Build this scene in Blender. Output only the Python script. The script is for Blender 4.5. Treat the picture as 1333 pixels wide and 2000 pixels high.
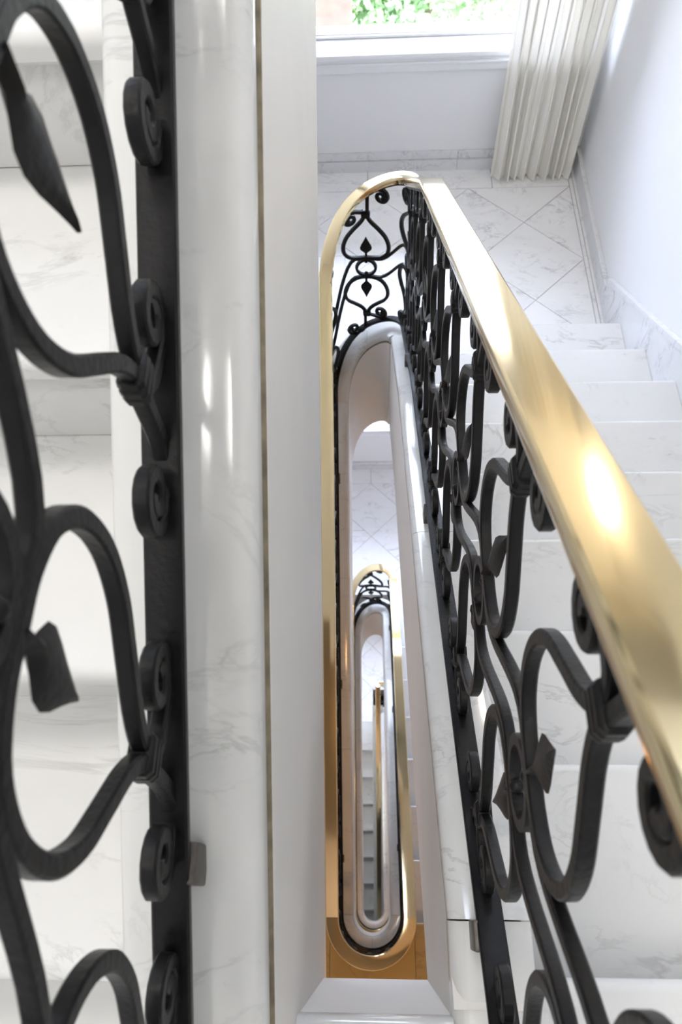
import bpy, bmesh, math, random
from mathutils import Vector, Matrix
random.seed(7)
scene = bpy.context.scene
for o in list(bpy.data.objects): bpy.data.objects.remove(o)
COL = scene.collection
PI = math.pi

# ------------------------------------------------------------------ camera
CAM = Vector((-.0271, .078, 1.0733)); YAW, PITCH, ROLL = -.0911, 1.0807, -.0882
F_PX = 1438.8
def cam_axes():
    cy, sy, cp, sp = math.cos(YAW), math.sin(YAW), math.cos(PITCH), math.sin(PITCH)
    fwd = Vector((sy*cp, cy*cp, -sp)); right = Vector((cy, -sy, 0)); up = right.cross(fwd)
    cr, sr = math.cos(ROLL), math.sin(ROLL)
    return right*cr + up*sr, -right*sr + up*cr, fwd
_r, _u, _f = cam_axes()
cd = bpy.data.cameras.new('camera'); cam = bpy.data.objects.new('camera', cd); COL.objects.link(cam)
cam.matrix_world = Matrix(((_r.x, _u.x, -_f.x, CAM.x), (_r.y, _u.y, -_f.y, CAM.y), (_r.z, _u.z, -_f.z, CAM.z), (0, 0, 0, 1)))
cd.sensor_fit = 'VERTICAL'; cd.sensor_height = 36; cd.sensor_width = 24; cd.lens = F_PX*36/2000
cd.clip_start = .01; cd.clip_end = 200
cd.dof.use_dof = True; cd.dof.focus_distance = 1.15; cd.dof.aperture_fstop = 8
scene.camera = cam
# ------------------------------------------------------------------ world, sun, lamps
w = bpy.data.worlds.new('world'); scene.world = w; w.use_nodes = True
bg = w.node_tree.nodes['Background']; bg.inputs[0].default_value = (.70, .79, 1, 1); bg.inputs[1].default_value = 16.5
def light(name, kind, loc, power, color=(1, 1, 1), size=.5, target=None, sizey=None):
    d = bpy.data.lights.new(name, kind); d.energy = power; d.color = color
    if kind == 'AREA':
        d.size = size
        if sizey: d.shape = 'RECTANGLE'; d.size_y = sizey
    elif kind == 'POINT': d.shadow_soft_size = size
    elif kind == 'SUN': d.angle = size
    o = bpy.data.objects.new(name, d); COL.objects.link(o); o.location = loc
    if target is not None: o.rotation_euler = (Vector(target)-Vector(loc)).to_track_quat('-Z', 'Y').to_euler()
    return o
light('sun', 'SUN', (0, -10, 20), 17.0, (1, .96, .90), .02, (3, 0, 0))
scene.view_settings.view_transform = 'Standard'; scene.view_settings.look = 'None'
scene.view_settings.gamma = 1; scene.view_settings.use_curve_mapping = False
scene.view_settings.exposure = 0.15

# ------------------------------------------------------------------ dimensions
R_ = .165; G = .2802; S = R_/G; N = 9; H = N*R_          # riser, going, pitch, half storey
XC = -.044; RR = .1475                                    # middle of the well, railing distance from it
CI, CO = .088, .205                                      # cap stone inner and outer distance
YF, YF2, YF3, YN = 2.06, 1.97, 2.0, .03                                       # centres of the far and near turns of the railing
XW_R, XW_L, YB, YFR = 1.03, -1.12, 3.455, -2.2           # walls
U_CAP, U_JOINT, U_BOT = .090, .045, -.47
UP_LIFT = .063                                           # the climbing flight carries its railing a little higher
TOP = 2*H

# ------------------------------------------------------------------ materials
def nt(name):
    m = bpy.data.materials.new(name); m.use_nodes = True
    return m, m.node_tree.nodes, m.node_tree.links, m.node_tree.nodes['Principled BSDF']
def mat_plain(name, col, rough=.5, metal=0, noise=0, nscale=20, bump=0, bscale=80, coat=0):
    m, n, l, b = nt(name)
    b.inputs['Base Color'].default_value = (*col, 1); b.inputs['Roughness'].default_value = rough
    b.inputs['Metallic'].default_value = metal
    if name.startswith('black'): b.inputs['Specular IOR Level'].default_value = .22
    b.inputs['Coat Weight'].default_value = coat
    tc = n.new('ShaderNodeTexCoord')
    if noise:
        t = n.new('ShaderNodeTexNoise'); t.inputs['Scale'].default_value = nscale; t.inputs['Detail'].default_value = 5
        l.new(tc.outputs['Object'], t.inputs['Vector'])
        r = n.new('ShaderNodeValToRGB'); r.color_ramp.elements[0].position = .3; r.color_ramp.elements[1].position = .7
        r.color_ramp.elements[0].color = (*[c*(1-noise) for c in col], 1); r.color_ramp.elements[1].color = (*col, 1)
        l.new(t.outputs['Fac'], r.inputs['Fac']); l.new(r.outputs['Color'], b.inputs['Base Color'])
    if bump:
        t2 = n.new('ShaderNodeTexNoise'); t2.inputs['Scale'].default_value = bscale; t2.inputs['Detail'].default_value = 3
        l.new(tc.outputs['Object'], t2.inputs['Vector'])
        bp = n.new('ShaderNodeBump'); bp.inputs['Strength'].default_value = bump; bp.inputs['Distance'].default_value = .002
        l.new(t2.outputs['Fac'], bp.inputs['Height']); l.new(bp.outputs['Normal'], b.inputs['Normal'])
    return m
def mat_marble(name, base, vein, rough=.16, amount=1.0, scale=1.0):
    m, n, l, b = nt(name)
    tc = n.new('ShaderNodeTexCoord'); oi = n.new('ShaderNodeObjectInfo')
    mul = n.new('ShaderNodeVectorMath'); mul.operation = 'SCALE'; mul.inputs[0].default_value = (17, 29, 41)
    l.new(oi.outputs['Random'], mul.inputs['Scale'])
    add = n.new('ShaderNodeVectorMath'); add.operation = 'ADD'
    l.new(tc.outputs['Object'], add.inputs[0]); l.new(mul.outputs[0], add.inputs[1])
    mp = n.new('ShaderNodeMapping'); mp.inputs['Rotation'].default_value = (.3, .5, .7); mp.inputs['Scale'].default_value = (scale, scale*1.9, scale)
    l.new(add.outputs[0], mp.inputs['Vector'])
    def noise(sc, det, dist=0, rough_=.6):
        t = n.new('ShaderNodeTexNoise'); t.inputs['Scale'].default_value = sc; t.inputs['Detail'].default_value = det
        t.inputs['Distortion'].default_value = dist; t.inputs['Roughness'].default_value = rough_
        l.new(mp.outputs[0], t.inputs['Vector']); return t.outputs['Fac']
    def math_(op, a, c=None, clamp=False):
        k = n.new('ShaderNodeMath'); k.operation = op; k.use_clamp = clamp
        for i, v in enumerate((a, c)):
            if v is None: continue
            if isinstance(v, (int, float)): k.inputs[i].default_value = v
            else: l.new(v, k.inputs[i])
        return k.outputs[0]
    def ridge(src, width):            # thin line where the noise crosses one half
        a = math_('ABSOLUTE', math_('SUBTRACT', src, .5))
        return math_('SUBTRACT', 1.0, math_('DIVIDE', a, width), True)
    def band(src, lo, hi):
        return math_('DIVIDE', math_('SUBTRACT', src, lo), hi-lo, True)
    big = math_('MULTIPLY', ridge(noise(1.9, 6, 1.6), .022), band(noise(1.6, 2), .50, .68))
    mid = math_('MULTIPLY', ridge(noise(6, 7, 1.2), .035), band(noise(3.3, 2), .52, .7))
    spk = math_('MULTIPLY', band(noise(26, 6, .4, .7), .58, .74), band(noise(4.5, 3), .5, .7))
    cloud = band(noise(2.4, 4, .6), .42, .78)
    v = math_('ADD', math_('ADD', math_('MULTIPLY', big, .5), math_('MULTIPLY', mid, .42)), math_('ADD', math_('MULTIPLY', spk, .55), math_('MULTIPLY', cloud, .09)))
    v = math_('MULTIPLY', v, amount, True)
    mx = n.new('ShaderNodeMix'); mx.data_type = 'RGBA'
    mx.inputs['A'].default_value = (*base, 1); mx.inputs['B'].default_value = (*vein, 1)
    l.new(v, mx.inputs['Factor']); l.new(mx.outputs['Result'], b.inputs['Base Color'])
    b.inputs['Roughness'].default_value = rough; b.inputs['IOR'].default_value = 1.5
    return m
M = dict(
    marble=mat_marble('white_marble', (.70, .70, .685), (.27, .27, .265), .17),
    cap=mat_marble('polished_cap_marble', (.68, .68, .66), (.24, .25, .24), .10, .9, 1.5),
    tile=mat_marble('tile_marble', (.88, .88, .885), (.36, .37, .38), .2, 1.1, 1.3),
    skirt=mat_marble('skirting_marble', (.74, .74, .745), (.30, .31, .33), .2, 1.3, 1.8),
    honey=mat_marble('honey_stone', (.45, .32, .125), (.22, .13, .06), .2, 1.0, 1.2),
    plaster=mat_plain('warm_plaster', (.80, .775, .735), .55, noise=.04, nscale=6, bump=.25, bscale=14),
    wall=mat_plain('white_wall_paint', (.83, .83, .83), .6, bump=.08, bscale=30),
    ceil=mat_plain('ceiling_paint', (.85, .84, .82), .7),
    grout=mat_plain('grey_grout', (.30, .29, .27), .9),
    dirt=mat_plain('sealant', (.30, .25, .17), .9, noise=.6, nscale=40),
    iron=mat_plain('black_wrought_iron', (.006, .0058, .006), .40, bump=.35, bscale=160, noise=.4, nscale=60),
    brass=mat_plain('polished_brass', (.87, .72, .435), .105, 1, noise=.05, nscale=5, bump=.05, bscale=6),
    steel=mat_plain('bracket_steel', (.10, .09, .08), .4, .6, noise=.3, nscale=90),
    frame=mat_plain('window_paint', (.87, .87, .88), .35),
    bark=mat_plain('bark', (.10, .065, .04), .9),
    brick=mat_plain('brown_render', (.12, .055, .038), .9, noise=.3, nscale=8),
    ground=mat_plain('pale_paving', (.62, .60, .55), .9, noise=.1, nscale=2),
    shade=mat_plain('lamp_metal', (.75, .6, .32), .25, 1),
)
def mat_leaf(name, col):
    m, n, l, b = nt(name); b.inputs['Base Color'].default_value = (*col, 1); b.inputs['Roughness'].default_value = .5
    tr = n.new('ShaderNodeBsdfTranslucent'); tr.inputs[0].default_value = (col[0]*1.4, col[1]*1.3, col[2], 1)
    mx = n.new('ShaderNodeMixShader'); mx.inputs[0].default_value = .35
    l.new(b.outputs[0], mx.inputs[1]); l.new(tr.outputs[0], mx.inputs[2]); l.new(mx.outputs[0], n['Material Output'].inputs[0])
    return m
M['leaf1'] = mat_leaf('leaf_green', (.13, .23, .10)); M['leaf2'] = mat_leaf('leaf_pale', (.25, .35, .18))
def mat_cloth():
    m, n, l, b = nt('cream_curtain'); b.inputs['Base Color'].default_value = (.90, .87, .80, 1); b.inputs['Roughness'].default_value = .8
    tr = n.new('ShaderNodeBsdfTranslucent'); tr.inputs[0].default_value = (.95, .93, .87, 1)
    mx = n.new('ShaderNodeMixShader'); mx.inputs[0].default_value = .09
    l.new(b.outputs[0], mx.inputs[1]); l.new(tr.outputs[0], mx.inputs[2]); l.new(mx.outputs[0], n['Material Output'].inputs[0])
    return m
M['cloth'] = mat_cloth()
def mat_glass():
    m, n, l, b = nt('window_glass')
    t = n.new('ShaderNodeBsdfTransparent'); g = n.new('ShaderNodeBsdfGlossy'); g.inputs['Roughness'].default_value = .02
    fr = n.new('ShaderNodeFresnel'); fr.inputs[0].default_value = 1.3
    mx = n.new('ShaderNodeMixShader'); l.new(fr.outputs[0], mx.inputs[0]); l.new(t.outputs[0], mx.inputs[1]); l.new(g.outputs[0], mx.inputs[2])
    l.new(mx.outputs[0], n['Material Output'].inputs[0]); return m
M['glass'] = mat_glass()
def mat_emit(name, col, st):
    m, n, l, b = nt(name); b.inputs['Base Color'].default_value = (*col, 1)
    b.inputs['Emission Color'].default_value = (*col, 1); b.inputs['Emission Strength'].default_value = st; return m
M['bulb'] = mat_emit('lit_lamp_glass', (1, .88, .70), 68)
M['bulb_low'] = mat_emit('lit_hall_lamp_glass', (1, .54, .20), 48)
M['bulb_top'] = mat_emit('lit_ceiling_lamp_glass', (1, .965, .92), 25)

# ------------------------------------------------------------------ helpers
def link(o, parent=None, kind=None, label=None, cat=None, group=None):
    COL.objects.link(o)
    if parent is not None: o.parent = parent
    for k, v in (('kind', kind), ('label', label), ('category', cat), ('group', group)):
        if v: o[k] = v
    return o
def new_mesh(name, verts, faces, mat, smooth=None):
    me = bpy.data.meshes.new(name); me.from_pydata([tuple(v) for v in verts], [], faces); me.validate()
    bm = bmesh.new(); bm.from_mesh(me); bmesh.ops.recalc_face_normals(bm, faces=bm.faces); bm.to_mesh(me); bm.free()
    me.materials.append(mat)
    if smooth:
        me.shade_smooth(); me.set_sharp_from_angle(angle=math.radians(smooth))
    return me
def obj(name, verts, faces, mat, parent=None, smooth=None, **kw):
    return link(bpy.data.objects.new(name, new_mesh(name, verts, faces, mat, smooth)), parent, **kw)
def thing(name, loc, label, cat, **kw):
    o = bpy.data.objects.new(name, None); o.location = loc; o.empty_display_size = .1
    return link(o, None, label=label, cat=cat, **kw)
BF = [(0, 1, 3, 2), (4, 6, 7, 5), (0, 4, 5, 1), (2, 3, 7, 6), (0, 2, 6, 4), (1, 5, 7, 3)]
def boxv(x0, x1, y0, y1, z0, z1): return [(x, y, z) for x in (x0, x1) for y in (y0, y1) for z in (z0, z1)]
def boxes(lst):
    v, f = [], []
    for b in lst:
        k = len(v); v += boxv(*b); f += [tuple(i+k for i in q) for q in BF]
    return v, f
def bevbox(x0, x1, y0, y1, z0, z1, bev):
    bm = bmesh.new(); vs = [bm.verts.new(v) for v in boxv(x0, x1, y0, y1, z0, z1)]
    for q in BF: bm.faces.new([vs[i] for i in q])
    bmesh.ops.recalc_face_normals(bm, faces=bm.faces)
    bmesh.ops.bevel(bm, geom=bm.edges, offset=bev, segments=2, affect='EDGES', profile=.5)
    bm.verts.index_update(); v = [tuple(a.co) for a in bm.verts]; f = [tuple(a.index for a in q.verts) for q in bm.faces]; bm.free()
    return v, f
def loft(rings, closed_ring=True, cap=True):
    n = len(rings[0]); v = [p for r in rings for p in r]; f = []
    for i in range(len(rings)-1):
        for j in range(n if closed_ring else n-1):
            k = (j+1) % n; f.append((i*n+j, i*n+k, (i+1)*n+k, (i+1)*n+j))
    if cap and closed_ring: f.append(tuple(range(n))[::-1]); f.append(tuple((len(rings)-1)*n+j for j in range(n)))
    return v, f
def catmull(pts, sub=5):
    out = []; P = [pts[0]] + list(pts) + [pts[-1]]
    for i in range(1, len(P)-2):
        p0, p1, p2, p3 = P[i-1], P[i], P[i+1], P[i+2]
        for k in range(sub):
            t = k/sub
            out.append(tuple(.5*((2*b)+(-a+c)*t+(2*a-5*b+4*c-d)*t*t+(-a+3*b-3*c+d)*t**3) for a, b, c, d in zip(p0, p1, p2, p3)))
    out.append(tuple(pts[-1])); return out

# ------------------------------------------------------------------ the railing's path down the well
class Path:
    """plan line made of straight legs and half turns; t is plan length; z is the pitch line through the nosings"""
    def __init__(s): s.seg = []; s.L = 0
    def line(s, x, y0, y1, z0, z1, side):
        s.seg.append(('l', s.L, abs(y1-y0), x, y0, y1, z0, z1, side)); s.L += abs(y1-y0); return s
    def arc(s, cx, cy, r, a0, a1, z0, z1, ease=None):
        L = abs(a1-a0)*r; s.seg.append(('a', s.L, L, cx, cy, r, a0, a1, z0, z1, ease)); s.L += L; return s
    def at(s, t):
        g = s.seg[0]
        for q in s.seg:
            if t >= q[1]-1e-9: g = q
        k = (t-g[1])/g[2]
        if g[0] == 'l':
            _, _, _, x, y0, y1, z0, z1, side = g
            return Vector((x, y0+(y1-y0)*k, z0+(z1-z0)*k)), Vector((side, 0, 0))
        _, _, _, cx, cy, r, a0, a1, z0, z1, ease = g
        if ease:
            q = min(max(k, 0), .999999)*(len(ease)-1); i = int(q); kz = ease[i]+(ease[i+1]-ease[i])*(q-i)
        else: kz = k
        a = a0+(a1-a0)*k; n = Vector((math.cos(a), math.sin(a), 0))
        return Vector((cx, cy, z0+(z1-z0)*kz)) + n*r, n
    def samples(s, t0, t1, step=.05):
        ts = {t0, t1}
        for q in s.seg:
            a, b = max(t0, q[1]), min(t1, q[1]+q[2])
            if b-a < 1e-6: continue
            n = max(1, int(math.ceil((b-a)/(.12 if q[0] == 'l' else step))))
            for i in range(n+1): ts.add(round(a+(b-a)*i/n, 7))
        out = []
        for t in sorted(ts):
            if not out or t-out[-1] > 1e-5: out.append(t)
        return out
    def sweep(s, t0, t1, prof, step=.025):
        rings = []
        for t in s.samples(t0, t1, step):
            p, n = s.at(min(max(t, t0), t1)); rings.append([p + n*a + Vector((0, 0, b)) for a, b in (prof(t) if callable(prof) else prof)])
        return loft(rings)
def zA(y, base): return base - S*y           # right-hand legs fall away from the camera
def zB(y, base): return base + S*y           # left-hand legs fall towards it
XR, XL = XC+RR, XC-RR
Y_START = -.125
down = Path()
MARK = {}
DIP = .112                                   # the right-hand legs steepen before the far turn
FAR_EASE = [0, .048, .098, .152, .21, .27, .335, .41, .50, .615, .75, .885, 1]
def right_leg(y0, base, key, yf):
    a = down.L; ye = yf-.61
    down.line(XR, y0, ye, zA(y0, base), zA(ye, base), 1); down.line(XR, ye, yf, zA(ye, base), zA(YF, base)-DIP, 1); MARK[key] = (a, down.L)
def far_turn(base, key, yf):
    a = down.L; down.arc(XC, yf, RR, 0, PI, zA(YF, base)-DIP, zB(yf, base-2*H), FAR_EASE); MARK[key] = (a, down.L)
def left_leg(base, key, yf):
    a = down.L; down.line(XL, yf, YN, zB(yf, base), zB(YN, base), -1); MARK[key] = (a, down.L)
def near_turn(base, key):
    a = down.L; down.arc(XC, YN, RR, PI, 2*PI, zB(YN, base), zA(YN, base)); MARK[key] = (a, down.L)
right_leg(Y_START, 0, 'A', YF); far_turn(0, 'm1', YF); left_leg(-2*H, 'B', YF); near_turn(-2*H, 'f1')
right_leg(YN, -2*H, 'C', YF2); far_turn(-2*H, 'm2', YF2); left_leg(-4*H, 'D', YF2); near_turn(-4*H, 'f2')
right_leg(YN, -4*H, 'E', YF3)
XG = .012; RG = (XR-XG)/2; GG = .262; SG = R_/GG; YG = 1.58
a_ = down.L; down.arc((XR+XG)/2, YF3, RG, 0, PI, zA(YF, -4*H)-DIP, -5*H+SG*(YF3-YG)); MARK['m3'] = (a_, down.L)
a_ = down.L; down.line(XG, YF3, -.25, -5*H+SG*(YF3-YG), -5*H+SG*(-.25-YG), -1); MARK['G'] = (a_, down.L)
LIFT = .062
def foot_lift(t):
    """the foot of the railing and its string ride a little higher towards the far turns"""
    for a, m, b in (('A', 'm1', 'B'), ('C', 'm2', 'D')):
        if MARK[a][0] <= t <= MARK[a][1]: return LIFT*(t-MARK[a][0])/(MARK[a][1]-MARK[a][0])
        if MARK[m][0] <= t <= MARK[m][1]: return LIFT
        if MARK[b][0] <= t <= MARK[b][1]: return LIFT*(1-(t-MARK[b][0])/(MARK[b][1]-MARK[b][0]))
    return 0
def lifted(path, prof):
    if path is not down: return prof
    def f(t):
        d = foot_lift(t); return [(a, b+d) for a, b in (prof(t) if callable(prof) else prof)]
    return f
up = Path()      # the railing of the flight that climbs from the camera's floor
Y_UP_END = 2.30
ZU = R_+UP_LIFT
up.arc(XC, Y_START, RR, 2*PI, PI, zA(Y_START, 0), ZU+S*Y_START); MARK['f0'] = (0, up.L)
up.line(XL, Y_START, Y_UP_END, ZU+S*Y_START, ZU+S*Y_UP_END, -1); MARK['U'] = (MARK['f0'][1], up.L)

# ------------------------------------------------------------------ structure: walls, ceiling, windows
ZLO = -6*H-.2; ZHI = TOP+.05
obj('wall_right', *boxes([(XW_R, XW_R+.22, YFR-.22, YB+.30, ZLO, ZHI)]), M['wall'], kind='structure', label='white painted wall beside the descending marble flight')
obj('wall_left', *boxes([(XW_L-.22, XW_L, YFR-.22, YB+.30, ZLO, ZHI)]), M['wall'], kind='structure', label='white painted wall beyond the climbing marble flight')
obj('wall_front', *boxes([(XW_L, XW_R, YFR-.22, YFR, ZLO, ZHI)]), M['wall'], kind='structure', label='white wall at the end of the floor landings')
obj('ceiling', *boxes([(XW_L-.22, XW_R+.22, YFR-.22, YB+.30, ZHI, ZHI+.2)]), M['ceil'], kind='structure', label='white ceiling over the stairwell')
WX0, WX1 = -1.02, .975
levels = [H, -H, -3*H, -5*H]
wins = [(m+.600, TOP-.12 if m > 0 else m+(1.48 if m > -2*H else 1.95)) for m in levels]
bl = [(XW_L, WX0, YB, YB+.20, ZLO, ZHI), (WX1, XW_R, YB, YB+.20, ZLO, ZHI)]
zs = [ZHI] + [z for a, b in wins for z in (b, a)] + [ZLO]
for i in range(0, len(zs), 2): bl.append((WX0, WX1, YB, YB+.20, zs[i+1], zs[i]))
obj('wall_back', *boxes(bl), M['wall'], kind='structure', label='white wall with wide windows above the half landings')
for i, (a, b) in enumerate(wins):
    wo = bpy.data.objects.new('window_%d' % (i+1), None); wo.location = (0, YB+.1, a)
    link(wo, kind='structure', label='white framed landing window looking onto trees' if i == 1 else 'white framed window of another half landing')
    def wp(name, bx, mat, sm=None, w_=wo):
        v, f = bx; o = obj(name, [(x, y-w_.location.y, z-w_.location.z) for x, y, z in v], f, mat, w_, sm); return o
    fy0, fy1 = YB+.10, YB+.14
    wp('sill', bevbox(WX0, WX1, YB-.03, YB+.10, a-.018, a+.006, .004), M['frame'], 40)
    wp('outer_ledge', bevbox(WX0, WX1, YB+.14, YB+.205, a-.01, a+.008, .003), M['frame'], 40)
    wp('apron', bevbox(WX0-.02, WX1+.02, YB-.016, YB+.001, a-.085, a-.020, .005), M['frame'], 40)
    wp('apron_moulding', bevbox(WX0-.02, WX1+.02, YB-.024, YB-.014, a-.050, a-.036, .004), M['frame'], 40)
    fr = wp('window_frame', boxes([(WX0, WX1, fy0, fy1, a+.006, a+.018), (WX0, WX1, fy0, fy1, b-.06, b), (WX0, WX0+.05, fy0, fy1, a+.018, b-.06), (WX1-.05, WX1, fy0, fy1, a+.018, b-.06)]), M['frame'])
    wp('bead', boxes([(WX0+.06, WX1-.06, fy0+.012, fy0+.022, a+.018, a+.022)]), M['frame'])
    wp('pane', boxes([(WX0+.045, WX1-.045, fy0+.026, fy0+.032, a+.016, b-.05)]), M['glass'])
    pl = light('window_daylight', 'AREA', (0, 0, 0), 1, size=WX1-WX0, sizey=b-a)
    pl.location = ((WX0+WX1)/2, YB+.23, (a+b)/2); pl.rotation_euler = (-PI/2, 0, 0); pl.data.cycles.is_portal = True

# ------------------------------------------------------------------ floors with their tiles
D = .51; XV, YBORD = -.0388, 3.292
def clip(poly, axis, lim, keep_greater):
    out = []
    for i in range(len(poly)):
        a, b = poly[i], poly[(i+1) % len(poly)]
        ia = (a[axis] >= lim) if keep_greater else (a[axis] <= lim); ib = (b[axis] >= lim) if keep_greater else (b[axis] <= lim)
        if ia: out.append(a)
        if ia != ib:
            k = (lim-a[axis])/(b[axis]-a[axis]); out.append(tuple(p+(q-p)*k for p, q in zip(a, b)))
    return out
def area(p): return abs(sum(p[i][0]*p[(i+1) % len(p)][1]-p[(i+1) % len(p)][0]*p[i][1] for i in range(len(p))))/2
def prism(poly, z0, z1):
    n = len(poly); v = [(x, y, z0) for x, y in poly] + [(x, y, z1) for x, y in poly]
    f = [tuple(range(n))[::-1], tuple(range(n, 2*n))] + [(i, (i+1) % n, n+(i+1) % n, n+i) for i in range(n)]
    return v, f
def shrink(poly, d):
    out = []; n = len(poly); sg = 1 if sum(poly[i][0]*poly[(i+1) % n][1]-poly[(i+1) % n][0]*poly[i][1] for i in range(n)) > 0 else -1
    for i in range(n):
        p0, p1, p2 = Vector(poly[i-1]), Vector(poly[i]), Vector(poly[(i+1) % n])
        e1 = (p1-p0).normalized(); e2 = (p2-p1).normalized()
        n1 = Vector((-e1.y, e1.x))*sg; n2 = Vector((-e2.y, e2.x))*sg; den = 1+n1.dot(n2)
        q = p1 + (n1+n2)*(d/max(den, .3)); out.append((q.x, q.y))
    return out
JW = .0015
def tile(poly, z, parent, mat='tile', name='tile'):
    poly = [p for i, p in enumerate(poly) if (Vector(p)-Vector(poly[i-1])).length > 1e-4]
    if len(poly) < 3 or area(poly) < .0015: return
    c = (sum(p[0] for p in poly)/len(poly), sum(p[1] for p in poly)/len(poly))
    sp = shrink(poly, JW); rr = [(x-c[0], y-c[1]) for x, y in sp]
    v, f = prism(rr, -.012, 0)
    o = obj(name, v, f, M[mat], parent); o.location = (c[0], c[1], z)
    return o
def rect(x0, x1, y0, y1): return [(x0, y0), (x1, y0), (x1, y1), (x0, y1)]
def half_landing(z, notch_y, notch_x, label, y_r=2.262):
    fl = obj('floor', *boxes([(notch_x, XW_R, y_r, YB, z-.28, z-.004), (XW_L, notch_x, notch_y, YB, z-.28, z-.004)]), M['grout'], kind='structure', label=label)
    x1 = .980; x0 = XW_L+.05
    for m in range(-5, 6):
        for k in range(-1, 11):
            if (m+k) % 2 == 0: continue
            cx, cy = XV+m*D/2, YBORD-k*D/2
            p = [(cx+D/2, cy), (cx, cy+D/2), (cx-D/2, cy), (cx, cy-D/2)]
            for ax, lm, gr in ((0, x0, True), (0, x1, False), (1, YBORD, False), (1, min(y_r, notch_y), True)):
                if p: p = clip(p, ax, lm, gr)
            if not p: continue
            if any(q[0] < notch_x-1e-6 and q[1] < notch_y-1e-6 for q in p) and notch_y > y_r:
                p2 = clip(p, 1, notch_y, False)
                if p2: p2 = clip(p2, 0, notch_x, True)
                if p2: tile(p2, z, fl)
                p = clip(p, 1, notch_y, True)
            if notch_y < y_r and any(q[0] > notch_x and q[1] < y_r for q in p):
                p2 = clip(clip(p, 0, notch_x, True), 1, y_r, True)
                if p2: tile(p2, z, fl)
                p = clip(p, 0, notch_x, False)
            if p: tile(p, z, fl)
    xs = [x0] + [XV+j*2*D for j in (-1, 0, .62)] + [x1]
    xs = sorted(x for x in xs if x0 <= x <= x1)
    for a, b in zip(xs, xs[1:]): tile(rect(a, b, YBORD, YB), z, fl, 'tile', 'border_tile')
    for a, b in ((2.262, 2.80), (2.80, YB)):
        tile(rect(x1, 1.0, a, b), z, fl, 'tile', 'border_strip'); tile(rect(1.0, XW_R, a, b), z, fl, 'tile', 'border_strip')
    return fl
half_landing(-H, 2.837, XC-CO, 'half landing paved with diagonal white marble tiles under the window')
half_landing(-3*H, 2.837, XC-CO, 'lower half landing of diagonal marble tiles seen down the well')
half_landing(-5*H, YG+.315, XG-.05, 'lowest half landing of marble tiles at the bottom of the well')
half_landing(H, 2.557, XC-CO, 'half landing above the climbing flight', y_r=2.5)
def floor_landing(z, label, top=False):
    if top:
        bx = [(XC+CO-.006, XW_R, YFR, -.022, z-.30, z-.034), (XC-CO+.006, XC+CO-.006, YFR, -.16, z-.30, z-.034), (XW_L, XC-CO+.006, YFR, .026, z-.30, z-.034)]
    else:
        bx = [(XC+CO-.006, XW_R, YFR, -.022, z-.30, z-.034), (XC-CO+.006, XC+CO-.006, YFR, YN-CO+.004, z-.30, z-.034), (XW_L, XC-CO+.006, YFR, .30, z-.30, z-.034)]
    fl = obj('floor', *boxes(bx), M['grout'], kind='structure', label=label)
    def slab(x0, x1, y0, y1, nose=False):
        if nose: v, f = tread_mesh(x1-x0-.002, y1-y0-.001, .034, 1)
        else: v, f = boxes([(0, x1-x0-.002, y0-y1+.001, 0, -.034, 0)])
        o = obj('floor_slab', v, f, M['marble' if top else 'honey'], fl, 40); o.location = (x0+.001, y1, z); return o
    slab(XC+CO-.004, XW_R, -.42, 0, True)
    ycl = -.16 if top else YN-CO+.004
    if top: slab(XC-CO+.006, XV, -.60, ycl); slab(XV, XC+CO-.006, -.60, ycl)
    else:
        for sg in (-1, 1):
            arc = [(XC+sg*(CO-.012)*math.cos(q*PI/20), YN-(CO-.012)*math.sin(q*PI/20)) for q in range(11)]
            poly = [(XC+sg*(CO-.005), YN)] + arc + [(XC+sg*.0007, -.60), (XC+sg*(CO-.005), -.60)]
            v, f = prism([(x-XC, y+.4) for x, y in poly], -.034, 0); o = obj('floor_slab', v, f, M['honey'], fl); o.location = (XC, -.4, z)
    slab(XW_L, XC-CO+.004, -.60, .026 if top else .30)
    slab(XC+CO-.004, XW_R, -.60, -.42)
    for j in range(4):
        a, b = XW_L+j*(XW_R-XW_L)/4, XW_L+(j+1)*(XW_R-XW_L)/4
        for q in range(3): slab(a, b, -.6-.534*(q+1), -.6-.534*q)
    return fl
def tread_mesh(wid, dep, th, sgn, rad=.014):
    """slab with a rounded nose; origin at the nose, top at 0; sgn=+1 nose points to +y, -1 to -y"""
    prof = [(-dep, 0), (-rad, 0)] + [(-rad+rad*math.sin(a), -rad+rad*math.cos(a)) for a in (PI/8, PI/4, 3*PI/8, PI/2)]
    prof += [(0, -th+rad*.5), (-rad*.5, -th), (-dep, -th)]
    prof = [(sgn*a, b) for a, b in prof]
    n = len(prof); v = [(0, a, b) for a, b in prof] + [(wid, a, b) for a, b in prof]
    f = [tuple(range(n)), tuple(range(n, 2*n))[::-1]] + [(i, n+i, n+(i+1) % n, (i+1) % n) for i in range(n)]
    return v, f
floor_landing(0, 'white marble floor at the head of the descending flight', True)
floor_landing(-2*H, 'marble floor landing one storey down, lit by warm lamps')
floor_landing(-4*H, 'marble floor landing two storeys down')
obj('floor', *boxes([(XW_L, XW_R, YFR, YB, ZLO-.2, -6*H)]), M['marble'], kind='structure', label='marble floor at the foot of the stairs')

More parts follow.
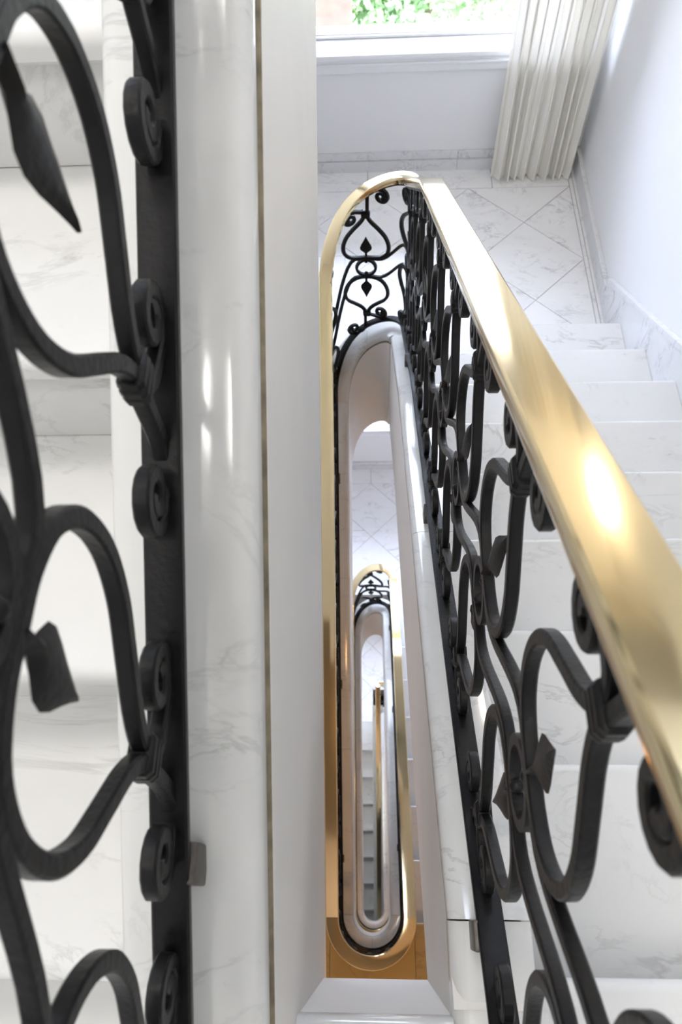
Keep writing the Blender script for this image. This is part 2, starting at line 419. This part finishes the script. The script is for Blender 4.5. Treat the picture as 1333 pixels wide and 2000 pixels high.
# ------------------------------------------------------------------ stair flights
def cap_profile(ni=CI-RR, no=CO-RR, z0=U_JOINT, z1=U_CAP, rad=.020):
    p = [(ni+.004, z0), (ni, z0+.005), (ni, z1-rad)]
    for k in range(1, 5): a = k*PI/8; p.append((ni+rad-rad*math.cos(a), z1-rad+rad*math.sin(a)))
    r2 = .012
    p.append((no-r2, z1))
    for k in range(1, 4): a = k*PI/6; p.append((no-r2+r2*math.sin(a), z1-r2+r2*math.cos(a)))
    p += [(no, z0+.004), (no-.004, z0)]
    return p
def stringer_profile(bot, ci=CI, led=-.001): return [(ci-RR-led, bot), (ci-RR-led, U_JOINT-.007), (CO-RR-.006, U_JOINT-.007), (CO-RR-.006, bot)]
def seam_profile(ci=CI, led=-.0015): return [(ci-RR-led, U_JOINT-.0085), (ci-RR-led, U_JOINT-.004), (ci-RR+.002, U_JOINT+.001), (CO-RR-.008, U_JOINT+.001), (CO-RR-.008, U_JOINT-.009)]
def rel(vf, o): return [tuple(Vector(p)-o.location) for p in vf[0]], vf[1]
def stringer(path, t0, t1, parent, bot=U_BOT, lens=.78, caps=True):
    obj('stringer', *rel(path.sweep(t0, t1, lifted(path, stringer_profile(bot))), parent), M['plaster'], parent, 35)
    if not caps: return
    obj('seam', *rel(path.sweep(t0, t1, lifted(path, seam_profile())), parent), M['dirt'], parent, 35)
    n = max(1, int(round((t1-t0)/lens)))
    for i in range(n):
        a, b = t0+(t1-t0)*i/n, t0+(t1-t0)*(i+1)/n
        obj('cap_stone', *rel(path.sweep(a+.0006, b-.0006, lifted(path, cap_profile())), parent), M['cap'], parent, 35)
def soffit(x0, x1, y0, y1, za, zb, parent):
    v = [(x, y, z+d) for x in (x0, x1) for y, z in ((y0, za), (y1, zb)) for d in (-.40, -.34)]
    obj('soffit', *rel((v, BF), parent), M['plaster'], parent)
def flight(name_label, base, side, x0, x1, loc, steps, group=None):
    t = thing('stair_flight', loc, name_label, 'stairs')
    tm = new_mesh('tread', *tread_mesh(x1-x0-.002, G+.0335, .034, side), M['marble'], 40)
    rm = new_mesh('riser', *boxes([(0, x1-x0-.002, -.012, .012, .001, R_-.034)]), M['marble'])
    for y, z in steps:
        o = bpy.data.objects.new('tread', tm); link(o, t); o.location = Vector((x0+.001, y, z))-t.location
        o = bpy.data.objects.new('riser', rm); link(o, t); o.location = Vector((x0+.001, y-side*.034, z-R_+.0005))-t.location
    return t
XRI, XLI = XC+CO-.006, XC-CO+.006        # steps meet the strings here
SK = .016
def right_flight(base, label):
    t = flight(label, base, 1, XRI, XW_R-SK, ((XRI+XW_R)/2, G*4, base-H), [((N-k)*G, base-(N-k)*R_) for k in range(1, 9)])
    soffit(XRI, XW_R-.002, 0, 8.2*G, base, base-8.2*R_, t)
    o = bpy.data.objects.new('riser', new_mesh('riser', *boxes([(0, XW_R-XRI-.004, -.012, .012, 0, R_-.035)]), M['marble'])); link(o, t); o.location = Vector((XRI, -.034, base-R_))-t.location
    # sloping skirting stones on the wall
    n = 5; ys = [-.02+i*(2.50+.02)/n for i in range(n+1)]
    for a, b in zip(ys, ys[1:]):
        v = [(x, y, base-S*y+d) for x in (XW_R-SK, XW_R-.001) for y in (a+.0006, b-.0006) for d in (-.20, .115)]
        obj('skirting', *rel((v, BF), t), M['skirt'], t)
        v = [(x, y, base-S*y+d) for x in (XW_R-SK-.006, XW_R-.001) for y in (a+.0006, b-.0006) for d in (.115, .140)]
        obj('skirting_moulding', *rel((v, BF), t), M['skirt'], t)
    return t
def left_flight(base, label):
    t = flight(label, base, -1, XW_L+SK, XLI, ((XLI+XW_L)/2, G*4, base), [(k*G, base+k*R_) for k in range(1, 10)])
    soffit(XW_L+.002, XLI, G, 9*G, base+R_, base+H, t); return t
fA = right_flight(0, 'white marble flight descending beside the black and brass railing to the window landing')
fB = left_flight(-2*H, 'marble flight falling from the window landing back under the climbing flight')
fC = right_flight(-2*H, 'marble flight one storey down, its treads a sliver beside the well')
fD = left_flight(-4*H, 'marble flight hidden below, returning to the second floor down')
fE = right_flight(-4*H, 'marble flight two storeys down leading to the lowest half landing')
# climbing flight
fU = flight('white marble flight climbing from the top floor behind the close iron railing', R_, -1, XW_L+SK, XLI, ((XLI+XW_L)/2, G*4, 0), [((k-1)*G, k*R_) for k in range(1, 10)])
soffit(XW_L+.002, XLI, 0, 8*G, R_-.14, R_*9-.14, fU)
# bottom flight
fG = flight('lowest flight of marble steps glimpsed through the innermost loop', 0, -1, XW_L+SK, XG-.045, ((XW_L+XG)/2, .5, -6*H), [(YG-k*GG, -5*H-k*R_) for k in range(0, 9)])
obj('string_wall', *rel(boxes([(XG+.09, XG+.22, -.3, YF+.1, -6*H, -5*H-.1)]), fG), M['plaster'], fG)

# level cap at the head of the descending flight, then the sloping caps
yJ = .062; tJ = yJ-Y_START
A0, A1 = MARK['A']
CA0, CA1 = .105, CI+.006
def ciA(t): return CA0+(CA1-CA0)*min(1, max(0, (t-tJ)/(A1-tJ)))
obj('stringer', *rel(down.sweep(tJ-.09, A1, lifted(down, lambda t: stringer_profile(U_BOT, ciA(t)))), fA), M['plaster'], fA, 35)
obj('seam', *rel(down.sweep(tJ, A1, lifted(down, lambda t: seam_profile(ciA(t)))), fA), M['dirt'], fA, 35)
cuts = [tJ, tJ+.72, tJ+1.42, A1]
for a, b in zip(cuts, cuts[1:]): obj('cap_stone', *rel(down.sweep(a+.0007, b-.0007, lifted(down, lambda t: cap_profile(ciA(t)-RR))), fA), M['cap'], fA, 35)
stringer(down, *MARK['m1'], fA, bot=-.52, lens=.24)
stringer(down, *MARK['B'], fB, lens=.7); stringer(down, *MARK['f1'], fB, lens=.24)
stringer(down, *MARK['C'], fC, lens=.7); stringer(down, *MARK['m2'], fC, lens=.24)
stringer(down, *MARK['D'], fD, lens=.7); stringer(down, *MARK['f2'], fD, lens=.24)
stringer(down, *MARK['E'], fE, lens=.7)
stringer(down, *MARK['G'], fG, lens=.7)
# kerb round the rectangular end of the well on the top floor
CIU = .080
kerb = thing('well_kerb', (XC, -.1, 0), 'white marble kerb closing the square end of the stairwell', 'kerb')
zk = U_CAP - S*yJ
kp = [(XC+RR+a, b-U_CAP+zk) for a, b in cap_profile(CA0-RR)]
def kerb_run(y0, y1): return loft([[(x, y, z) for x, z in kp] for y in (y0, y1)])
obj('cap_stone', *rel(kerb_run(-.16, yJ-.0012), kerb), M['cap'], kerb, 35)
obj('kerb_wall', *rel(boxes([(XC+CA0+.002, XC+CO-.006, -.16, yJ, -.46, zk-.049)]), kerb), M['plaster'], kerb)
ke = [(-.038-(a-(CI-RR)), b-U_CAP+zk) for a, b in cap_profile()]
obj('cap_stone', *rel(loft([[(x, y, z) for y, z in ke] for x in (XC-CIU-.03, XC+CA0+.001)]), kerb), M['cap'], kerb, 35)
obj('kerb_wall', *rel(boxes([(XC-CO+.01, XC+CA0+.002, -.15, -.040, -.47, zk-.051)]), kerb), M['plaster'], kerb)
obj('seam', *rel(boxes([(XC-CIU, XC+CA0, -.15, -.042, zk-.052, zk-.044)]), kerb), M['dirt'], kerb)
# string of the climbing flight
tU0 = MARK['U'][0]
def tU(y): return tU0 + (y-Y_START)
obj('stringer', *rel(up.sweep(tU(Y_START), tU(Y_UP_END), stringer_profile(-.68-UP_LIFT, CIU, .004)), fU), M['plaster'], fU, 35)
obj('seam', *rel(up.sweep(tU(Y_START), tU(Y_UP_END), seam_profile(CIU, .0032)), fU), M['dirt'], fU, 35)
for a, b in ((Y_START, .95), (.95, Y_UP_END)): obj('cap_stone', *rel(up.sweep(tU(a)+.0006, tU(b)-.0006, cap_profile(CIU-RR)), fU), M['cap'], fU, 35)

# ------------------------------------------------------------------ baseboards of the half landings
for z, lab in ((-H, 'window landing'), (-3*H, 'landing below'), (-5*H, 'lowest landing')):
    for nm, runs in (('baseboard_back', [(XW_L, -.55), (-.55, XV), (XV, .42), (.42, XW_R)]), ('baseboard_right', [(2.50, 3.0), (3.0, YB)])):
        bo = bpy.data.objects.new(nm, None); bo.location = (0, YB, z) if nm[-1] == 'k' else (XW_R, 3, z)
        link(bo, kind='structure', label='two-tier marble skirting of the ' + lab)
        for a, b in runs:
            if nm[-1] == 'k':
                q = (boxes([(a+.0006, b-.0006, YB-.020, YB, z, z+.062)]), bevbox(a+.0006, b-.0006, YB-.013, YB, z+.0635, z+.105, .002))
            else:
                q = (boxes([(XW_R-SK, XW_R, a+.0006, b-.0006, z, z+.072)]), bevbox(XW_R-SK-.004, XW_R, a+.0006, b-.0006, z+.0735, z+.105, .002))
            obj('skirting', *rel(q[0], bo), M['skirt'], bo); obj('skirting_moulding', *rel(q[1], bo), M['skirt'], bo)

# ------------------------------------------------------------------ wrought iron railings
BAR = .0128
def strip(pts, wid=BAR, dep=BAR, taper=0):
    """square bar along a polyline given in (a, b); n is the depth"""
    rings = []; k = len(pts)
    for i, p in enumerate(pts):
        q0, q1 = pts[max(0, i-1)], pts[min(k-1, i+1)]
        dx, dz = q1[0]-q0[0], q1[1]-q0[1]; L = math.hypot(dx, dz) or 1; ex, ez = -dz/L, dx/L
        w_ = wid/2; d_ = dep/2; c = .0018
        pr = [(-w_+c, -d_), (w_-c, -d_), (w_, -d_+c), (w_, d_-c), (w_-c, d_), (-w_+c, d_), (-w_, d_-c), (-w_, -d_+c)]
        rings.append([(p[0]+ex*a, p[1]+ez*a, n) for a, n in pr])
    return loft(rings)
def spiral(cx, cz, r0, r1, a0, turns):
    n = int(abs(turns)*16); return [(cx+(r0+(r1-r0)*(i/n)**.8)*math.cos(a0+turns*2*PI*i/n), cz+(r0+(r1-r0)*(i/n)**.8)*math.sin(a0+turns*2*PI*i/n)) for i in range(n+1)]
CB = .275
def heart_pts(sl, CB=CB):
    """lower heart of a panel: one bar, scroll - collar - bulge - base - bulge - collar - scroll; upslope is +a; sl = pitch"""
    bulge = [(a, .05+(CB-.05)*k) for a, k in ((.0065, 1), (.008, .92), (.022, .81), (.048, .68), (.074, .54), (.0875, .37), (.083, .19), (.062, .055), (.030, -.005))]
    right = catmull([(0, .048)] + [(a, b) for a, b in reversed(bulge)], 5)
    R_s = .0285
    # upslope scroll: the bar stands lower than the rail here, curl up
    cxu, czu = .056, CB+.070-.056*sl-R_s-.008
    us = [(.0065, CB), (.006, CB+.012), (.015, min(CB+.034, czu+R_s-.006))]
    up_s = catmull(us + [(cxu-.022, czu+R_s*.93)], 4) + spiral(cxu, czu, R_s, .007, PI/2, -1.45)
    cxd, czd = .056, CB+.070+.056*sl-R_s-.008
    ds = [(.0065, CB), (.006, CB+.02), (.0075, czd-.004), (.018, czd+.02)]
    dn_s = catmull(ds + [(cxd-.026, czd+R_s*.88)], 4) + spiral(cxd, czd, R_s, .007, PI/2, -1.45)
    a_side = [(a, -b) for a, b in right + up_s[1:]]           # upslope half (mirrored down)
    b_side = [(-a, -b) for a, b in right + dn_s[1:]]          # downslope half
    return list(reversed(b_side)) + a_side[1:]
def rot(pts): return [(-a, -b) for a, b in pts]
def collar_shape(sg, CB=CB):
    rings = []
    for z, k in ((-.013, .80), (-.011, 1), (-.006, 1.04), (-.004, .93), (-.0025, 1.05), (.0025, 1.05), (.004, .93), (.006, 1.04), (.011, 1), (.013, .80)):
        a, d, c = .0155*k, .0095*k, .004
        rings.append([(x, sg*CB+z, n) for x, n in ((-a+c, -d), (a-c, -d), (a, -d+c), (a, d-c), (a-c, d), (-a+c, d), (-a, d-c), (-a, -d+c))])
    return loft(rings)
def leaf_shape(sg, curl=0):
    out = []
    for b, hw, th in ((.050, .0050, .0050), (.070, .0045, .0045), (.076, .011, .0035), (.086, .0205, .003), (.098, .0225, .003), (.112, .018, .003), (.128, .010, .0025), (.142, .0038, .002), (.150, .0008, .001)):
        t = (b-.05)/.1; off = curl*t*t
        out.append([(-hw, sg*b, off-.001), (-hw*.5, sg*b, off+th), (0, sg*b, off+th*1.7), (hw*.5, sg*b, off+th), (hw, sg*b, off-.001), (0, sg*b, off-th)])
    return loft(out)
def ring_shape():
    rings = []; n = 28
    for i in range(n+1):
        a = 2*PI*i/n
        for_r = [(.0315, -.0055), (.0415, -.0055), (.0415, .0055), (.0315, .0055)]
        rings.append([(r*math.cos(a), r*math.sin(a), d) for r, d in for_r])
    return loft(rings, cap=False)
def rivet_shape(sg):
    rings = []
    for i in range(1, 7):
        p = PI*i/7; rings.append([(.0075*math.sin(p)*math.cos(q*PI/4), sg*.0285+.0065*math.cos(p), .0075*math.sin(p)*math.sin(q*PI/4)) for q in range(8)])
    return loft(rings)
def link_pts(p, rise, sg):
    pts = []
    for i in range(17):
        k = i/16; t = min(1, max(0, (k-.18)/.64)); sm = t*t*(3-2*t)
        pts.append((p*k, sg*.0445 + rise*sm))
    return pts
def panel_shapes(sl, curl, CB=CB):
    lo = heart_pts(sl, CB)
    return [('heart_scroll', strip(lo), None), ('heart_scroll', strip(rot(lo)), None), ('ring', ring_shape(), None), ('collar', collar_shape(1, CB), 1), ('collar', collar_shape(-1, CB), 0),
            ('spade_leaf', leaf_shape(1, curl), 1), ('spade_leaf', leaf_shape(-1, curl), 0), ('rivet', rivet_shape(1), 2), ('rivet', rivet_shape(-1), 2)]
V_C, V_BAR, V_RAIL = .480, .135, .836
_cache = {}
def straight_mesh(key, shapefn):
    if key not in _cache:
        v, f = shapefn(); _cache[key] = new_mesh(key[0], [(n, a, b) for a, b, n in v], f, M['iron'], 40)
    return _cache[key]
def place(path, t, z, parent, name, shape, key, rotz):
    """rotz None: bend the shape along the turn; else share the straight mesh"""
    if rotz is not None:
        o = bpy.data.objects.new(name, straight_mesh(key, lambda: shape)); link(o, parent)
        p, _ = path.at(t); o.location = Vector((p.x, p.y, z))-parent.location; o.rotation_euler = (0, 0, rotz); return o
    v, f = shape; vv = []
    for a, b, n in v:
        p, nn = path.at(t-a); q = p + nn*n; vv.append(Vector((q.x, q.y, z+b)))       # t runs downhill, a uphill
    c = vv[0].copy()
    o = obj(name, [x-c for x in vv], f, M['iron'], parent, 40); o.location = c-parent.location
    return o
def iron_work(path, ts, parent, uphill_t=-1, lean=None):
    """panels at plan lengths ts (increasing); uphill_t = -1 when t runs downhill"""
    info = []
    for t in ts:
        p, n = path.at(t); p0, _ = path.at(t-.09); p1, _ = path.at(t+.09)
        straight = abs(p0.x-p.x) < 1e-6 and abs(p1.x-p.x) < 1e-6
        info.append((t, p.z+V_C+(foot_lift(t)*.5 if path is down else 0), straight, p, abs(p1.z-p0.z)/.18))
    for i, (t, z, st, p, sl) in enumerate(info):
        if uphill_t < 0: rz = (PI if n_side(path, t) > 0 else 0) if st else None
        else: rz = 0 if st else None
        shear = lean[i] if lean else 0
        cu = random.choice((-.006, .004, .010, -.010)); made = []
        cb = CB - round((foot_lift(t)*.5 if path is down else 0)/.004)*.004
        for nm, sh, own in panel_shapes(round(sl, 2), cu, cb):
            if shear: sh = ([(a+shear*(b+CB), b, n) for a, b, n in sh[0]], sh[1])
            key = (nm, round(sl, 2), cu, shear, round(sh[0][0][1], 4), round(sh[0][0][0], 4))
            if uphill_t > 0 and rz is None: sh = ([(-a, b, n) for a, b, n in sh[0]], sh[1])
            o = place(path, t, z, parent, nm, sh, key, rz); made.append(o)
            if own is not None:                                   # riveted to another piece of the panel
                q = made[own]; o.parent = q
                if rz is not None: o.location = (0, 0, 0); o.rotation_euler = (0, 0, 0)
                else: o.location = o.location - q.location
        if i+1 < len(info):
            t2, z2, st2, p2, sl2 = info[i+1]
            for sg in (1, -1):
                s0, s1 = [uphill_t*(lean[q] if lean else 0)*(CB+sg*.0445) for q in (i, i+1)]
                pts = [(a+s0+(s1-s0)*a/(t2-t), b) for a, b in link_pts(t2-t, z2-z, sg)]; v, f = strip(pts, BAR*.9, BAR*.9)
                if st and st2 and abs(p.x-p2.x) < 1e-6:
                    yy = 1 if p2.y > p.y else -1
                    o = obj('link_bar', [(n, a*yy, b) for a, b, n in v], f, M['iron'], parent, 40); o.location = Vector((p.x, p.y, z))-parent.location
                else:
                    place(path, t, z, parent, 'link_bar', ([(-a, b, n) for a, b, n in v], f), None, None)
def n_side(path, t): return path.at(t)[1].x
RAILP = [(-.020, V_RAIL), (.020, V_RAIL), (.0205, V_RAIL+.007), (.0238, V_RAIL+.009), (.0245, V_RAIL+.011), (.0245, V_RAIL+.024), (.0238, V_RAIL+.0268), (.0215, V_RAIL+.0285), (.012, V_RAIL+.0290), (0, V_RAIL+.0292)]
RAILP = RAILP + [(-a, b) for a, b in reversed(RAILP[1:-1])] 
def bar_profile(hw, z0, z1, c=.002): return [(-hw+c, z0), (hw-c, z0), (hw, z0+c), (hw, z1-c), (hw-c, z1), (-hw+c, z1), (-hw, z1-c), (-hw, z0+c)]
def rails(path, t0, t1, parent, keys):
    cuts = [t0] + [(MARK[k][0]*.55+MARK[k][1]*.45) for k in keys if k in 'ABCDE'] + [t1]
    for a, b in zip(cuts, cuts[1:]):
        obj('handrail', *rel(path.sweep(a, b, RAILP, .018), parent), M['brass'], parent, 24, label='polished brass handrail')
        obj('top_bar', *rel(path.sweep(a, b, bar_profile(.012, V_RAIL-.010, V_RAIL+.001), .018), parent), M['iron'], parent, 40)
        obj('bottom_bar', *rel(path.sweep(a, b, lifted(path, bar_profile(.0155, V_BAR-.006, V_BAR+.006)), .018), parent), M['iron'], parent, 40)
def brackets(path, ts, parent):
    for t in ts:
        p, n = path.at(t); d = foot_lift(t) if path is down else 0
        v, f = bevbox(min(-.020*n.x, .012*n.x), max(-.020*n.x, .012*n.x), -.016, .016, U_CAP-.004+d, V_BAR-.003+d, .002)
        o = obj('bracket', v, f, M['steel'], parent, 40, label='worn steel foot let into the marble'); o.location = Vector((p.x, p.y, p.z))-parent.location

rail_down = thing('stair_railing', (XR, Y_START, 0), 'black wrought iron railing with broad brass handrail winding down the open stairwell', 'railing')
apex1 = (MARK['m1'][0]+MARK['m1'][1])/2; apex2 = (MARK['m2'][0]+MARK['m2'][1])/2
P1 = .2352; P2 = (apex2-apex1)/21
ts = [apex1-P1*k for k in range(10, 0, -1)] + [apex1+P2*k for k in range(0, 26)]
ts = [t for t in ts if t > .04]
iron_work(down, ts, rail_down)
rails(down, 0, down.L, rail_down, ['A', 'm1', 'B', 'f1', 'C', 'm2', 'D', 'f2', 'E', 'm3', 'G'])
brackets(down, [.047-Y_START, .95, 1.8] + [MARK[k][0]+d for k in 'BC' for d in (.3, 1.1, 1.8)], rail_down)
tl = apex2 + P2*6
rail_up = thing('stair_railing', (XL, Y_START, 0), 'black wrought iron railing seen close up against the climbing marble flight', 'railing')
iron_work(up, [tU(y) for y in (-.043, .168, .400, .638, .876, 1.112, 1.35, 1.59, 1.83, 2.07)], rail_up, uphill_t=1, lean=(.0, .08, .02, .03, .03, .03, .03, .03, .03, .03))
rails(up, 0, up.L, rail_up, ['f0', 'U'])
brackets(up, [tU(.105), tU(1.0), tU(1.8)], rail_up)

# ------------------------------------------------------------------ curtain
def curtain(x0, x1, yc, z0, z1, folds):
    c = thing('curtain', ((x0+x1)/2, yc, z0), 'cream pleated full-length curtain beside the landing window', 'curtain')
    nx, nz = folds*14, 26; v, f = [], []
    ph = [random.uniform(-.7, .7) for _ in range(folds+2)]; am = [random.uniform(.75, 1.2) for _ in range(folds+2)]
    for j in range(nz+1):
        k = j/nz; z = z0+(z1-z0)*k
        for i in range(nx+1):
            u = i/nx; q = u*folds; fi = int(q)
            a = am[fi]*(1-(q-fi))+am[fi+1]*(q-fi); p_ = ph[fi]*(1-(q-fi))+ph[fi+1]*(q-fi)
            flare = 1+.35*(1-k)**2
            y = yc + .022*a*flare*math.sin(2*PI*q+p_*(1-k)*.9) + .008*math.sin(5.1*q+3*k)
            x = x0+(x1-x0)*u + .010*math.sin(4*PI*q+p_) + .010*(1-k)*math.sin(2*k+q*1.3)
            dz = .010*math.sin(2*PI*q+1) if j == 0 else 0
            v.append((x-c.location.x, y-c.location.y, z+dz-c.location.z))
    for j in range(nz):
        for i in range(nx): a = j*(nx+1)+i; f.append((a, a+1, a+nx+2, a+nx+1))
    o = obj('drape', v, f, M['cloth'], c, 180)
    rods = loft([[(x, yc+.010*math.cos(q*PI/4), z1+.012+.010*math.sin(q*PI/4)) for q in range(8)] for x in (WX0, XW_R-.01)])
    obj('curtain_rod', *rel(rods, c), M['frame'], c, 40)
    return c
curtain(.585, .995, 3.352, -H+.012, .35, 9)

# ------------------------------------------------------------------ lamps
def lathe(prof, n=20): return loft([[(r*math.cos(2*PI*q/n), r*math.sin(2*PI*q/n), z) for q in range(n)] for r, z in prof])
def ceiling_lamp(loc, r, mat, label, energy, color):
    t = thing('ceiling_lamp', loc, label, 'lamp')
    obj('base_ring', *lathe([(r*.6, 0), (r, 0), (r*1.02, -.02), (r*.98, -.03), (r*.6, -.03)], 32), M['shade'], t, 40)
    obj('glass_bowl', *lathe([(r*.97, -.025), (r*.9, -.06), (r*.7, -.09), (r*.4, -.108), (.01, -.115)], 32), M[mat], t, 60)
    return t
ceiling_lamp((-.36, -.7, ZHI), .30, 'bulb_top', 'round white ceiling lamp over the top floor landing', 0, 0)
ceiling_lamp((-.40, .95, ZHI), .30, 'bulb_top', 'round white ceiling lamp over the open stairwell', 0, 0)
ceiling_lamp((.30, -.9, -.30), .16, 'bulb_low', 'amber ceiling lamp over the landing one storey down', 0, 0)
ceiling_lamp((-.30, -.9, -2*H-.30), .16, 'bulb_low', 'amber ceiling lamp over the landing two storeys down', 0, 0)
ceiling_lamp((-.55, 1.1, -4*H+.12), .14, 'bulb_top', 'white ceiling lamp over the lowest flight', 0, 0)
sc = thing('wall_sconce', (XW_R, 3.0, .66), 'small brass wall sconce with lit glass globe on white wall', 'lamp')
obj('back_plate', *rel(bevbox(XW_R-.012, XW_R, 2.95, 3.05, .58, .74, .004), sc), M['shade'], sc, 40)
obj('arm', *rel(boxes([(XW_R-.07, XW_R-.01, 2.992, 3.008, .60, .616)]), sc), M['shade'], sc)
v, f = lathe([(.012, -.05), (.045, -.03), (.06, .01), (.05, .045), (.02, .065)], 20)
o = obj('globe', v, f, M['bulb'], sc, 60); o.location = (-.075, 0, .0)

# ------------------------------------------------------------------ the garden outside
obj('ground', *boxes([(-60, 60, YB+.6, 90, -6*H-.6, -6*H-.3)]), M['ground'], kind='structure', label='pale paved ground outside the window')
def tree(loc, rad, hgt, mat, label, n=4200):
    t = thing('tree', loc, label, 'tree', group='garden trees outside the landing window')
    rings = [[(r*math.cos(q*PI/4), r*math.sin(q*PI/4), z) for q in range(8)] for r, z in ((.16, 0), (.12, hgt*.4), (.09, hgt*.75), (.03, hgt))]
    obj('trunk', *loft(rings), M['bark'], t, 60)
    v, f = [], []
    lobes = [(Vector((random.gauss(0, rad*.42), random.gauss(0, rad*.42), hgt+random.uniform(-.55, .45)*rad)), rad*random.uniform(.32, .55)) for _ in range(16)]
    for _ in range(n):
        c, r = random.choice(lobes); d = Vector((random.gauss(0, 1), random.gauss(0, 1), random.gauss(0, 1))).normalized()
        p = c + d*r*random.uniform(.6, 1.05); s = random.uniform(.05, .11)
        e1 = Vector((random.gauss(0, 1), random.gauss(0, 1), random.gauss(0, .6))).normalized(); e2 = e1.cross(d).normalized()
        k = len(v); v += [p-e1*s, p+e2*s*.5, p+e1*s, p-e2*s*.5]; f.append((k, k+1, k+2, k+3))
    me = bpy.data.meshes.new('foliage'); me.from_pydata([tuple(x) for x in v], [], f); me.materials.append(M[mat])
    link(bpy.data.objects.new('foliage', me), t, kind='stuff')
ZG = -6*H-.3
tree((.75, 10.3, ZG), 1.4, 5.45, 'leaf1', 'leafy green tree filling the middle of the landing window')
tree((3.9, 11.4, ZG), 1.2, 5.2, 'leaf2', 'pale leafy tree beside the curtain in the landing window')
tree((-2.4, 12.8, ZG), 1.2, 4.7, 'leaf2', 'pale leafy tree behind the brown garden wall')
gw = obj('garden_wall', *bevbox(-4.2, -.20, 8.0, 8.25, ZG, -2.92, .02), M['brick'], None, None, label='brown garden wall outside, low in the landing window', cat='wall')
